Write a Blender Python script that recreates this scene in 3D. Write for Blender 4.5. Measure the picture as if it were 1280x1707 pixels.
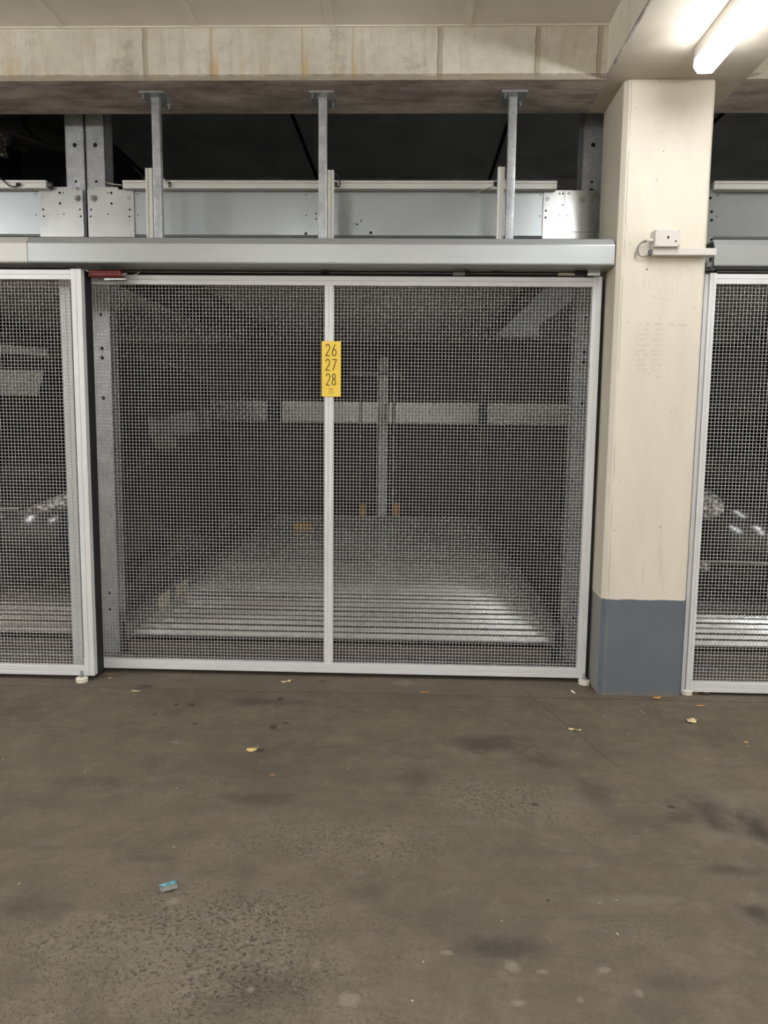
import bpy, math, random
from mathutils import Vector, Matrix, noise
random.seed(7)
S = bpy.context.scene
for o in list(bpy.data.objects): bpy.data.objects.remove(o)
C = S.collection
PI = math.pi

# ------------------------------------------------------------------ camera
PITCH, ROLL, YAW = math.radians(6.8407), math.radians(.6392), math.radians(-1.8898)
FPX = 1300.0
CAM = Vector((0, 0, 1.4))
cp, sp, cy_, sy_ = math.cos(PITCH), math.sin(PITCH), math.cos(YAW), math.sin(YAW)
FWD = Vector((sy_*cp, cy_*cp, -sp)); _r = Vector((cy_, -sy_, 0)); _u = _r.cross(FWD)
RGT = _r*math.cos(ROLL) + _u*math.sin(ROLL); UPV = _u*math.cos(ROLL) - _r*math.sin(ROLL)
cam_data = bpy.data.cameras.new('camera'); cam = bpy.data.objects.new('camera', cam_data); C.objects.link(cam)
cam.matrix_world = Matrix(((RGT.x, UPV.x, -FWD.x, CAM.x), (RGT.y, UPV.y, -FWD.y, CAM.y), (RGT.z, UPV.z, -FWD.z, CAM.z), (0, 0, 0, 1)))
cam_data.sensor_fit = 'VERTICAL'; cam_data.sensor_height = 24.0; cam_data.lens = 24.0*FPX/1707.0
cam_data.clip_start = .02; cam_data.clip_end = 100
S.camera = cam
def ray(px, py): return RGT*((px-640)/FPX) - UPV*((py-853.5)/FPX) + FWD
def atY(px, py, y):
    d = ray(px, py); return CAM + d*((y-CAM.y)/d.y)
def atZ(px, py, z=0):
    d = ray(px, py); return CAM + d*((z-CAM.z)/d.z)

# ------------------------------------------------------------------ world, exposure, lamp powers
w = bpy.data.worlds.new('world'); S.world = w; w.use_nodes = True
w.node_tree.nodes['Background'].inputs[0].default_value = (.9, .92, 1, 1)
w.node_tree.nodes['Background'].inputs[1].default_value = 0.0
S.view_settings.view_transform = 'Standard'; S.view_settings.look = 'None'
S.view_settings.gamma = 1; S.view_settings.use_curve_mapping = False
S.view_settings.exposure = 0.5
LAMP_E = 28.0          # the visible tube beside the column
LAMP_FAR = 110.0        # tubes further back in the hall

# ------------------------------------------------------------------ materials
def lin(c):
    return tuple((x/255/12.92 if x/255 <= .04045 else ((x/255+.055)/1.055)**2.4) for x in c) + (1,)
class NT:
    def __init__(s, name, rough=.5, metal=0., spec=.5):
        s.m = bpy.data.materials.new(name); s.m.use_nodes = True
        s.t = s.m.node_tree; s.b = s.t.nodes['Principled BSDF']
        s.b.inputs['Roughness'].default_value = rough; s.b.inputs['Metallic'].default_value = metal
        s.b.inputs['Specular IOR Level'].default_value = spec
        s.tc = s.t.nodes.new('ShaderNodeTexCoord').outputs['Object']
    def n(s, typ, ins=None, **kw):
        nd = s.t.nodes.new(typ)
        for k, v in kw.items(): setattr(nd, k, v)
        for k, v in (ins or {}).items(): s.put(nd.inputs[k], v)
        return nd
    def put(s, sock, v):
        if isinstance(v, bpy.types.NodeSocket): s.t.links.new(v, sock)
        else: sock.default_value = v
    def mp(s, scale=(1, 1, 1), rot=(0, 0, 0), loc=(0, 0, 0)):
        return s.n('ShaderNodeMapping', {'Vector': s.tc, 'Scale': scale, 'Rotation': rot, 'Location': loc}).outputs[0]
    def noise(s, scale, detail=4, rough=.55, vec=None, dist=0.):
        return s.n('ShaderNodeTexNoise', {'Vector': vec or s.tc, 'Scale': scale, 'Detail': detail, 'Roughness': rough, 'Distortion': dist}).outputs[0]
    def ramp(s, fac, a, b, c0=0., c1=1.):
        r = s.n('ShaderNodeMapRange', {'Value': fac, 'From Min': a, 'From Max': b, 'To Min': c0, 'To Max': c1}); r.clamp = True
        return r.outputs[0]
    def math(s, op, a, b=0.):
        return s.n('ShaderNodeMath', {0: a, 1: b}, operation=op).outputs[0]
    def mix(s, fac, a, b, mode='MIX'):
        nd = s.t.nodes.new('ShaderNodeMix'); nd.data_type = 'RGBA'; nd.blend_type = mode
        s.put(nd.inputs[0], fac); s.put(nd.inputs[6], a); s.put(nd.inputs[7], b)
        return nd.outputs[2]
    def color(s, v): s.put(s.b.inputs['Base Color'], v); return s
    def bump(s, h, strength=.3, dist=.01):
        s.t.links.new(s.n('ShaderNodeBump', {'Height': h, 'Strength': strength, 'Distance': dist}).outputs[0], s.b.inputs['Normal']); return s
def plain(name, c, rough=.5, metal=0., spec=.5, var=.0, vs=6.):
    k = NT(name, rough, metal, spec)
    if var:
        f = k.ramp(k.noise(vs), .3, .7)
        k.color(k.mix(f, tuple(x*(1-var) for x in lin(c)[:3])+(1,), tuple(min(1, x*(1+var)) for x in lin(c)[:3])+(1,)))
    else: k.color(lin(c))
    return k.m

def m_concrete():
    k = NT('painted_concrete', .75, spec=.25)
    f = k.ramp(k.noise(2.2, 6, .6), .35, .65)
    c = k.mix(f, lin((216, 208, 192)), lin((226, 220, 206)))
    drip = k.ramp(k.noise(3.5, 5, .6, k.mp((3.2, 1, .35))), .56, .72)
    c = k.mix(k.math('MULTIPLY', drip, .55), c, lin((196, 180, 146)))
    blot = k.ramp(k.noise(9, 5, .7), .6, .74)
    c = k.mix(k.math('MULTIPLY', blot, .35), c, lin((160, 152, 138)))
    return k.color(c).bump(k.noise(40, 5), .12, .006).m
def m_beam():
    # painted face with vertical shuttering seams, ochre drips and a rough grey lower edge
    k = NT('painted_beam_face', .75, spec=.25)
    sx = k.n('ShaderNodeSeparateXYZ', {0: k.tc}); X, Z = sx.outputs[0], sx.outputs[2]
    f = k.ramp(k.noise(2.6, 6, .6), .35, .65)
    c = k.mix(f, lin((206, 199, 184)), lin((226, 220, 208)))
    fine = k.ramp(k.noise(22, 6, .7), .45, .75)
    c = k.mix(k.math('MULTIPLY', fine, .3), c, lin((164, 154, 138)))
    runs = k.ramp(k.noise(5, 6, .65, k.mp((4.5, 1, .5), loc=(2, 0, 0))), .5, .68)
    c = k.mix(k.math('MULTIPLY', runs, .4), c, lin((176, 164, 142)))
    sm = k.ramp(k.noise(7, 6, .7, k.mp(loc=(7, 3, 1))), .58, .68)
    c = k.mix(k.math('MULTIPLY', sm, .4), c, lin((138, 130, 118)))
    wob = k.math('MULTIPLY', k.math('SUBTRACT', k.noise(14, 3), .5), .016)
    def band(x0, hw, col, amt, zlo=None):
        nonlocal c
        d = k.math('ABSOLUTE', k.math('SUBTRACT', k.math('ADD', X, wob), x0))
        m = k.ramp(d, hw*.5, hw, amt, 0)
        if zlo: m = k.math('MULTIPLY', m, k.ramp(Z, zlo[0], zlo[1], 1, .12))
        c = k.mix(m, c, col)
    for px in (243, 734, 897, 1000):
        x = atY(px, 90, 3.9).x
        band(x, .014, lin((170, 158, 138)), .75)
        band(x-.012, .003, lin((112, 102, 88)), .8)
    for px, hw, a in ((356, .028, .8), (508, .02, .75), (592, .018, .6), (20, .06, .35), (404, .01, .35), (565, .008, .35), (436, .006, .3)):
        band(atY(px, 90, 3.9).x, hw, lin((206, 176, 122)), a, (3.04, 3.12))
        band(atY(px-4, 90, 3.9).x, hw*.35, lin((170, 150, 120)), a*.6)
    e = k.math('ADD', Z, k.math('MULTIPLY', k.math('SUBTRACT', k.noise(16, 6, .7), .5), .03))
    c = k.mix(k.ramp(e, 3.008, 3.016, .8, 0), c, lin((150, 138, 120)))
    c = k.mix(k.ramp(k.math('ABSOLUTE', k.math('SUBTRACT', Z, 3.013)), 0, .003, .6, 0), c, lin((100, 90, 78)))
    return k.color(c).bump(k.noise(45, 6), .2, .006).m
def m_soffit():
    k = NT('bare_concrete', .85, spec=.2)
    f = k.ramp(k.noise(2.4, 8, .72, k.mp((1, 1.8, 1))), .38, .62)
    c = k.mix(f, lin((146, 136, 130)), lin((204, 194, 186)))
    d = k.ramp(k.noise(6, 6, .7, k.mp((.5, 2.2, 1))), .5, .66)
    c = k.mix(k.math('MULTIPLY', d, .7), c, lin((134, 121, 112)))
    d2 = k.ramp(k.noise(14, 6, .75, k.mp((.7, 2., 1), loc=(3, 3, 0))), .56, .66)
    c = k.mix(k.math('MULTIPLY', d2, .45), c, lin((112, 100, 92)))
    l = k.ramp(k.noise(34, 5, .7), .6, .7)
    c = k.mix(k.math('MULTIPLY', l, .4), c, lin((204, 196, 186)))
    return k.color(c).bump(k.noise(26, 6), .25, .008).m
def m_cross():
    k = NT('limewashed_soffit', .8, spec=.2)
    f = k.ramp(k.noise(3.2, 6, .6), .3, .7)
    return k.color(k.mix(f, lin((176, 166, 150)), lin((198, 188, 172)))).bump(k.noise(30, 6), .15, .006).m
def m_ceiling():
    k = NT('ceiling_paint', .8, spec=.2)
    f = k.ramp(k.noise(3, 5), .3, .7)
    return k.color(k.mix(f, lin((228, 221, 211)), lin((236, 230, 222)))).bump(k.noise(60, 4), .1, .004).m
def m_column():
    k = NT('column_paint', .6, spec=.35)
    sx = k.n('ShaderNodeSeparateXYZ', {0: k.tc}); Z = sx.outputs[2]
    f = k.ramp(k.noise(2.3, 6, .6, k.mp((2.2, 1, .5))), .35, .65)
    c = k.mix(f, lin((214, 205, 188)), lin((222, 214, 198)))
    sc = k.ramp(k.noise(38, 3, .6), .69, .74)
    c = k.mix(k.math('MULTIPLY', sc, .5), c, lin((150, 142, 128)))
    gr = k.ramp(k.noise(7, 4, .6, k.mp((3, 1, .35))), .62, .72)
    c = k.mix(k.math('MULTIPLY', gr, .25), c, lin((178, 168, 150)))
    ed = k.math('ADD', Z, k.math('MULTIPLY', k.math('SUBTRACT', k.noise(12, 3), .5), .012))
    bl = k.mix(k.ramp(k.noise(5, 5), .3, .7), lin((96, 103, 110)), lin((104, 111, 117)))
    bl = k.mix(k.ramp(k.math('ADD', Z, k.math('MULTIPLY', k.noise(14, 5, .7), .06)), .035, .06, .8, 0), bl, lin((120, 112, 96)))
    bl = k.mix(k.math('MULTIPLY', k.ramp(k.noise(60, 3), .68, .72), .4), bl, lin((140, 140, 132)))
    c = k.mix(k.ramp(ed, .5035, .5065), bl, c)
    c = k.mix(k.ramp(k.math('ABSOLUTE', k.math('SUBTRACT', ed, .505)), 0, .003, .45, 0), c, lin((120, 108, 86)))
    wz = k.math('MULTIPLY', k.math('SUBTRACT', k.noise(9, 5, .7), .5), .02)
    dx = k.math('ABSOLUTE', k.math('SUBTRACT', k.math('ADD', sx.outputs[0], wz), 1.009))
    c = k.mix(k.math('MULTIPLY', k.ramp(dx, .0008, .003, .6, 0), k.ramp(k.noise(6, 4), .35, .5)), c, lin((140, 130, 108)))
    c = k.mix(k.ramp(sx.outputs[0], .979, .981, .35, 0), c, lin((186, 180, 158)))
    k.color(c)
    k.put(k.b.inputs['Roughness'], k.ramp(Z, .50, .51, .45, .65))
    return k.bump(k.noise(22, 5), .25, .005).m
def m_floor():
    k = NT('worn_asphalt', .8, spec=.3)
    f = k.ramp(k.noise(1.1, 7, .65), .32, .68)
    c = k.mix(f, lin((98, 88, 75)), lin((114, 103, 87)))
    g = k.ramp(k.noise(2.3, 6, .65, k.mp(loc=(3, 5, 0))), .45, .7)
    c = k.mix(k.math('MULTIPLY', g, .45), c, lin((78, 71, 63)))
    # coarse pitted texture where the surface has worn through
    sxw = k.n('ShaderNodeSeparateXYZ', {0: k.tc}); worn = None
    mo = k.ramp(k.noise(6.5, 9, .75, k.mp(loc=(1, 8, 0)), .4), .42, .6)
    c = k.mix(k.math('MULTIPLY', mo, .38), c, lin((74, 66, 57)))
    mo2 = k.ramp(k.noise(9, 9, .75, k.mp(loc=(5, 2, 0)), .4), .5, .68)
    c = k.mix(k.math('MULTIPLY', mo2, .4), c, lin((132, 121, 104)))
    st = k.ramp(k.noise(3, 8, .7, k.mp((1., 3.5, 1), loc=(2, 2, 0)), .5), .52, .64)
    c = k.mix(k.math('MULTIPLY', st, .35), c, lin((72, 66, 59)))
    nw = k.math('MULTIPLY', k.math('SUBTRACT', k.noise(3.5, 6, .7), .5), 2.4)
    for px, py, rx, ry, am in ((330, 1580, 420, 170, 1.), (830, 1330, 170, 55, .9), (560, 1400, 300, 60, .7), (280, 1310, 200, 50, .4), (1080, 1560, 130, 60, .35)):
        p = atZ(px, py); sc = p.y/FPX
        vx = k.math('DIVIDE', k.math('SUBTRACT', sxw.outputs[0], p.x), rx*sc); vy = k.math('DIVIDE', k.math('SUBTRACT', sxw.outputs[1], p.y), ry*sc*p.y/1.4)
        d = k.math('ADD', k.math('SQRT', k.math('ADD', k.math('MULTIPLY', vx, vx), k.math('MULTIPLY', vy, vy))), nw)
        mk = k.ramp(d, .3, 1.2, am, 0); worn = mk if worn is None else k.math('MAXIMUM', worn, mk)
    worn = k.math('MAXIMUM', worn, .12)
    v = k.n('ShaderNodeTexVoronoi', {'Vector': k.n('ShaderNodeVectorMath', {0: k.tc, 1: k.n('ShaderNodeVectorMath', {0: k.n('ShaderNodeTexNoise', {'Vector': k.tc, 'Scale': 25.}).outputs[1], 1: (.05, .05, .05)}, operation='MULTIPLY').outputs[0]}, operation='ADD').outputs[0], 'Scale': 65.}).outputs[0]
    pits = k.ramp(v, .12, .42, 1, 0)
    grain = k.ramp(k.noise(75, 4, .7), .4, .65)
    c = k.mix(k.math('MULTIPLY', k.math('MULTIPLY', grain, worn), .7), c, lin((138, 129, 110)))
    c = k.mix(k.math('MULTIPLY', k.math('MULTIPLY', pits, worn), .8), c, lin((58, 52, 45)))
    c = k.mix(k.math('MULTIPLY', k.ramp(k.noise(140, 3, .7), .5, .7), .22), c, lin((126, 118, 104)))
    c = k.mix(k.math('MULTIPLY', k.ramp(k.noise(160, 2, .7, k.mp(loc=(9, 2, 0))), .55, .72), .3), c, lin((62, 56, 49)))
    sx = k.n('ShaderNodeSeparateXYZ', {0: k.tc}); X, Y = sx.outputs[0], sx.outputs[1]
    n1 = k.math('MULTIPLY', k.math('SUBTRACT', k.noise(5, 9, .78, None, .6), .5), 3.0)
    n2 = k.math('MULTIPLY', k.math('SUBTRACT', k.noise(22, 5, .7), .5), 1.6)
    def blob(px, py, rx, ry, col, amt, soft=.8, rough=None):
        nonlocal c
        p = atZ(px, py); sc = p.y/FPX
        vx = k.math('DIVIDE', k.math('SUBTRACT', X, p.x), rx*sc)
        vy = k.math('DIVIDE', k.math('SUBTRACT', Y, p.y), ry*sc*p.y/1.4)
        d = k.math('SQRT', k.math('ADD', k.math('MULTIPLY', vx, vx), k.math('MULTIPLY', vy, vy)))
        d = k.math('ADD', d, rough if rough is not None else n1)
        c = k.mix(k.ramp(d, 1-soft, 1, amt, 0), c, col)
    dk, dk2, lt = lin((58, 53, 48)), lin((36, 32, 28)), lin((136, 126, 113))
    for a in ((820, 1240, 90, 22, .6), (900, 1265, 60, 20, .5), (990, 1320, 30, 26, .5), (1180, 1345, 50, 40, .7), (1268, 1385, 36, 50, .9), (1130, 1362, 40, 12, .5),
              (610, 1490, 60, 20, .35), (830, 1580, 110, 30, .6), (430, 1650, 120, 60, .45), (1262, 1520, 36, 26, .8), (1215, 1450, 70, 12, .5), (420, 1330, 90, 14, .5),
              (440, 1170, 70, 10, .5), (130, 1300, 90, 14, .45), (60, 1500, 80, 60, .35), (1120, 1640, 90, 30, .4), (250, 1430, 60, 10, .35), (700, 1290, 60, 30, .35), (960, 1130, 90, 14, .2)):
        blob(*a[:4], dk, a[4])
    for a in ((1210, 1330, 70, 30, .4), (1140, 1290, 90, 24, .3), (1060, 1500, 120, 14, .35), (930, 1330, 80, 30, .25), (1190, 1395, 60, 10, .5), (260, 1590, 160, 60, .25)):
        blob(*a[:4], lin((118, 110, 96)), a[4])
    for a in ((855, 1612, 18, 16), (580, 1668, 20, 18), (418, 1650, 10, 8), (528, 1608, 9, 12), (1008, 1617, 14, 8), (864, 1672, 20, 9), (968, 1667, 10, 8), (1065, 1655, 10, 9), (745, 1588, 14, 6), (288, 1502, 14, 10), (330, 1620, 14, 6), (905, 1620, 14, 6), (672, 1139, 24, 7), (292, 1237, 10, 4)):
        blob(*a, lt, .7, .5, k.math('MULTIPLY', k.math('ADD', k.math('MULTIPLY', n1, .7), n2), .9))
    for a in ((1118, 1345, 9, 4), (891, 1341, 8, 4), (455, 1212, 9, 5), (320, 1175, 7, 3), (537, 1136, 8, 3), (242, 1144, 17, 4), (434, 1251, 9, 4), (476, 1205, 4, 2), (914, 1501, 5, 3), (258, 1190, 4, 2), (325, 1206, 5, 2), (468, 1165, 6, 4), (1175, 1158, 8, 2), (294, 1175, 5, 3)):
        blob(*a, dk2, .7, .4, k.math('MULTIPLY', n2, .5))
    # casting joint along the gates and a hairline crack
    wob = k.math('MULTIPLY', k.math('SUBTRACT', k.noise(5, 5), .5), .02)
    j = k.math('ABSOLUTE', k.math('SUBTRACT', k.math('ADD', Y, wob), 3.852))
    bow = k.ramp(X, .2, 1.2)
    c = k.mix(k.ramp(j, .001, .006, .75, 0), c, lin((46, 41, 36)))
    c = k.mix(k.ramp(k.math('ADD', Y, wob), 3.85, 3.86, 0, .35), c, lin((106, 97, 85)))
    a, b = atZ(862, 1142), atZ(1010, 1262)
    nx, ny = -(b.y-a.y), (b.x-a.x); L = math.hypot(nx, ny); nx /= L; ny /= L
    dd = k.math('ABSOLUTE', k.math('ADD', k.math('ADD', k.math('MULTIPLY', k.math('SUBTRACT', X, a.x), nx), k.math('MULTIPLY', k.math('SUBTRACT', Y, a.y), ny)), k.math('MULTIPLY', wob, .8)))
    seg = k.math('MULTIPLY', k.ramp(Y, b.y-.25, b.y, 0, 1), k.ramp(Y, a.y, a.y+.02, 1, 0))
    c = k.mix(k.math('MULTIPLY', k.ramp(dd, .0015, .006, .65, 0), seg), c, lin((66, 58, 51)))
    k.color(c)
    h = k.math('ADD', k.math('MULTIPLY', k.noise(110, 4, .7), .5), k.math('MULTIPLY', k.math('MULTIPLY', pits, worn), -.8))
    k.put(k.b.inputs['Roughness'], k.ramp(k.noise(1.5, 4), .3, .7, .62, .85))
    return k.bump(h, .6, .008).m
def m_galv(name, a=(150, 152, 152), b=(190, 190, 186), rough=.38, sc=9., sp=.18, metal=.6):
    k = NT(name, rough, metal)
    v = k.n('ShaderNodeTexVoronoi', {'Vector': k.tc, 'Scale': 70.}); v2 = k.ramp(v.outputs[0], 0, .8)
    f = k.ramp(k.noise(sc, 6, .65), .3, .7)
    c = k.mix(f, lin(a), lin(b)); c = k.mix(k.math('MULTIPLY', v2, sp), c, lin((120, 122, 124)))
    k.color(c); k.put(k.b.inputs['Roughness'], k.ramp(k.noise(sc*.7, 5), .3, .7, rough-.08, rough+.1))
    return k.m
M = dict(
    conc=m_concrete(), beam=m_beam(), soffit=m_soffit(), cross=m_cross(), ceil=m_ceiling(), column=m_column(), floor=m_floor(),
    galv=m_galv('galvanised_steel', (158, 161, 164), (206, 208, 208), .36, 12., .35, .5), sheet=m_galv('galvanised_sheet', (160, 165, 166), (174, 179, 179), .32, 1.2, .04, .7),
    plate=m_galv('bright_plate', (178, 180, 178), (200, 200, 196), .27, 3., .08, .75),
    galvdark=m_galv('weathered_galvanised', (92, 93, 92), (122, 122, 119), .42, 2.5),
    deck=m_galv('platform_deck', (186, 186, 182), (206, 206, 202), .3, 1.2, .05, .8),
    coverpale=plain('pale_cover', (198, 196, 189), .4, .2), rear=plain('rear_beam_zinc', (220, 224, 228), .3, .5),
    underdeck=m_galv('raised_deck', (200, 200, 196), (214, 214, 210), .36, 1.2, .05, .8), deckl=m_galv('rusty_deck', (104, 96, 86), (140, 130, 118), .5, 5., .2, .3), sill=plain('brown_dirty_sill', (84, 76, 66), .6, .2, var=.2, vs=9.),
    cover=plain('brushed_cover', (176, 179, 178), .36, .4, var=.03, vs=2.),
    alu=plain('anodised_aluminium', (222, 222, 221), .45, .2, var=.03, vs=4.),
    aluw=plain('pale_aluminium_profile', (204, 202, 194), .5, .25, var=.03),
    wire=plain('galvanised_wire', (196, 195, 190), .45, .25),
    black=plain('black_rubber', (34, 33, 32), .7), blackm=plain('black_metal', (30, 30, 30), .4, .5),
    hole=plain('hole_dark', (12, 12, 12), .9), bolt=m_galv('bolt_zinc', (150, 150, 150), (180, 180, 176), .3),
    yellow=plain('sign_yellow', (252, 214, 80), .45, var=.02), ink=plain('sign_ink', (46, 26, 8), .5),
    logoink=plain('logo_ink', (168, 132, 40), .5),
    white=plain('white_plastic', (206, 201, 192), .4), whiter=plain('white_rubber', (222, 214, 198), .6),
    red=plain('shaded_red_enamel', (112, 26, 22), .35), nickel=plain('nickel', (206, 200, 184), .2, .9),  # red is darkened to carry the shade under the cover
    bay=plain('bay_upper_lightened', (236, 240, 246), .8, var=.15, vs=1.5), baylow=plain('bay_lower_darkened', (27, 25, 22), .8, var=.25, vs=2.2),  # upper bay tone lightened for scant light, lower one darkened for gloom
    paint=plain('black_car_paint', (10, 10, 14), .12, .0), chrome=plain('chrome', (230, 230, 230), .12, 1.),
    tyre=plain('tyre_rubber', (22, 22, 22), .8), rim=plain('alloy_rim', (120, 120, 122), .3, .8),
    leaf=plain('dry_yellow_leaf', (232, 204, 128), .6, var=.1, vs=60.), leafb=plain('dry_brown_leaf', (196, 140, 80), .65, var=.2, vs=60.),
    leafp=plain('pale_leaf', (220, 204, 150), .6, var=.1, vs=60.),
    gritm=plain('grit_stone', (178, 168, 150), .8, var=.3, vs=9.), paper=plain('white_paper', (232, 230, 222), .7), blue=plain('blue_foil', (110, 172, 190), .25, .6), film=plain('film_grey', (120, 124, 118), .3),
    pencil=plain('pencil_mark', (168, 160, 144), .8), pencilf=plain('faint_pencil_mark', (200, 192, 174), .8),
    sticker=plain('pale_sticker', (206, 198, 170), .6), orange=plain('orange_paint', (200, 120, 30), .5), ochre=plain('ochre_block', (196, 150, 40), .6),
    wear=plain('black_cable', (26, 26, 26), .5), greyc=plain('grey_cable', (150, 146, 136), .5), foil=m_galv('silver_foil', (190, 190, 186), (226, 224, 216), .35, 20.),
    lens=None, glass=None)
def glassy(name, tint, rough=0., trans=1.):
    k = NT(name, rough); k.color(tint); k.b.inputs['Transmission Weight'].default_value = trans; k.b.inputs['IOR'].default_value = 1.25
    return k.m
M['strip'] = plain('ceiling_cover_strip', (232, 226, 214), .6)
M['lens'] = glassy('lamp_lens', (.95, .96, 1, 1)); k = NT('car_glass', .03); _o = k.t.nodes['Material Output']; _g = k.n('ShaderNodeBsdfGlossy', {'Roughness': .03}).outputs[0]; _t = k.n('ShaderNodeBsdfTransparent', {'Color': (.82, .86, .86, 1)}).outputs[0]
k.t.links.new(k.n('ShaderNodeMixShader', {0: k.n('ShaderNodeFresnel', {'IOR': 1.45}).outputs[0], 1: _t, 2: _g}).outputs[0], _o.inputs[0]); M['glass'] = k.m
for nm_, e_ in (('tube', LAMP_E), ('tubefar', LAMP_FAR), ('tubecap', 3.)):
    k = NT(nm_+'_light', .5); k.color((1, 1, 1, 1)); k.b.inputs['Emission Color'].default_value = (.96, .985, 1.02, 1); k.b.inputs['Emission Strength'].default_value = e_; M[nm_] = k.m

# ------------------------------------------------------------------ mesh helpers
class MB:
    def __init__(s): s.v = []; s.f = []; s.mi = []; s.mats = []
    def mat(s, m):
        if m not in s.mats: s.mats.append(m)
        return s.mats.index(m)
    def add(s, vs, fs, m=0):
        o = len(s.v); s.v += [tuple(v) for v in vs]; s.f += [tuple(i+o for i in f) for f in fs]; s.mi += [m]*len(fs); return s
    def box(s, x0, x1, y0, y1, z0, z1, m=0):
        return s.add([(x0, y0, z0), (x1, y0, z0), (x1, y1, z0), (x0, y1, z0), (x0, y0, z1), (x1, y0, z1), (x1, y1, z1), (x0, y1, z1)],
                     [(0, 3, 2, 1), (4, 5, 6, 7), (0, 1, 5, 4), (1, 2, 6, 5), (2, 3, 7, 6), (3, 0, 4, 7)], m)
    def prism(s, poly, axis, a, b, m=0):
        # poly: 2-D outline; extruded along axis from a to b
        def p(q, t): return (t, q[0], q[1]) if axis == 'x' else (q[0], t, q[1]) if axis == 'y' else (q[0], q[1], t)
        n = len(poly); vs = [p(q, a) for q in poly] + [p(q, b) for q in poly]
        fs = [tuple(range(n)), tuple(range(2*n-1, n-1, -1))] + [(i, i+n, (i+1) % n+n, (i+1) % n) for i in range(n)]
        return s.add(vs, fs, m)
    def cyl(s, c, r, axis, h, n=16, m=0, r2=None):
        r2 = r if r2 is None else r2
        def p(i, rr, t):
            a = 2*PI*i/n; u, v = rr*math.cos(a), rr*math.sin(a)
            return {'x': (c[0]+t, c[1]+u, c[2]+v), 'y': (c[0]+u, c[1]+t, c[2]+v), 'z': (c[0]+u, c[1]+v, c[2]+t)}[axis]
        vs = [p(i, r, 0) for i in range(n)] + [p(i, r2, h) for i in range(n)]
        return s.add(vs, [tuple(range(n)), tuple(range(2*n-1, n-1, -1))] + [(i, i+n, (i+1) % n+n, (i+1) % n) for i in range(n)], m)
    def tube(s, pts, r, n=8, m=0):
        pts = [Vector(p) for p in pts]; vs = []; N = len(pts)
        for i, p in enumerate(pts):
            t = (pts[min(i+1, N-1)] - pts[max(i-1, 0)]).normalized()
            a = t.cross(Vector((0, 0, 1)) if abs(t.z) < .9 else Vector((1, 0, 0))).normalized(); b = t.cross(a)
            vs += [p + (a*math.cos(2*PI*j/n) + b*math.sin(2*PI*j/n))*r for j in range(n)]
        fs = [(i*n+j, i*n+(j+1) % n, (i+1)*n+(j+1) % n, (i+1)*n+j) for i in range(N-1) for j in range(n)]
        fs += [tuple(range(n-1, -1, -1)), tuple((N-1)*n+j for j in range(n))]
        return s.add(vs, fs, m)
    def build(s, name, mats, parent=None, smooth=False, bevel=0, seg=1):
        me = bpy.data.meshes.new(name); me.from_pydata(s.v, [], s.f)
        for m in (mats if isinstance(mats, (list, tuple)) else [mats]): me.materials.append(m)
        me.polygons.foreach_set('material_index', s.mi); me.update()
        import bmesh
        bm = bmesh.new(); bm.from_mesh(me); bmesh.ops.recalc_face_normals(bm, faces=bm.faces); bm.to_mesh(me); bm.free()
        if smooth:
            me.polygons.foreach_set('use_smooth', [True]*len(me.polygons)); me.set_sharp_from_angle(angle=math.radians(40))
        o = bpy.data.objects.new(name, me); C.objects.link(o)
        if parent is not None:
            o.parent = parent; o.matrix_parent_inverse = Matrix.Translation(-parent.location)
        if bevel:
            b = o.modifiers.new('bevel', 'BEVEL'); b.width = bevel; b.segments = seg; b.limit_method = 'ANGLE'
        return o
def tag(o, label=None, cat=None, group=None, kind=None):
    for k_, v_ in (('label', label), ('category', cat), ('group', group), ('kind', kind)):
        if v_: o[k_] = v_
    return o
def thing(name, loc, label, cat, group=None):
    o = bpy.data.objects.new(name, None); C.objects.link(o); o.location = loc; o.empty_display_size = .1
    return tag(o, label, cat, group)
def struct(o): o['kind'] = 'structure'; return o
def lab(o, t): o['label'] = t; return o

# ------------------------------------------------------------------ setting
YG, YF, YC = 4.095, 3.96, 3.90          # middle gate, front gates, column face
ZS, ZC = 2.988, 3.228                   # soffit, ceiling
XL, XR, YB, YN = -7.0, 6.5, 10.3, -6.0
struct(MB().box(XL, XR, YN, 4.42, -.2, 0).build('floor', M['floor']))
m = MB().box(XL, XR, YN, YC, ZC, ZC+.2)
for i in range(-9, 10):
    x = .88 + i*.6425
    if abs(i) < 1: continue
    m.box(x-.017, x+.017, YN, YC, ZC-.003, ZC+.01, 1)
m.box(XL, .892, YC-.012, YC, ZC-.006, ZC+.01, 1)
struct(m.build('ceiling', [M['ceil'], M['strip']]))
# beam over the gates (painted face, bare soffit)
m = MB(); m.box(XL, .892, YC, 4.308, ZS, 4.6, 0); m.box(1.535, XR, YC, 4.308, ZS, 4.6, 0)
b = m.build('beam_over_gates', [M['beam'], M['soffit']])
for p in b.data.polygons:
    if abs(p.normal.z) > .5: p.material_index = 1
struct(b)
m = MB().box(.892, 1.535, YN, 4.308, ZS, ZC+.2, 0)
m.box(.884, .892, YN, YC-.002, ZS, ZS+.014, 1)
b = m.build('cross_beam', [M['cross'], M['soffit'], M['conc']])
for p in b.data.polygons:
    if abs(p.normal.x) > .5 and p.material_index == 0: p.material_index = 2
struct(b)
m = MB().box(-4.72, -4.08, YN, 3.9, ZS, ZC+.2, 0); struct(m.build('cross_beam', M['cross']))
# column
m = MB().prism([(.978, 4.305), (.978, 3.922), (1.000, 3.900), (1.388, 3.900), (1.402, 3.916), (1.402, 4.305)], 'z', 0, ZS)
struct(m.build('column', M['column'], bevel=.003, seg=2))
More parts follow.
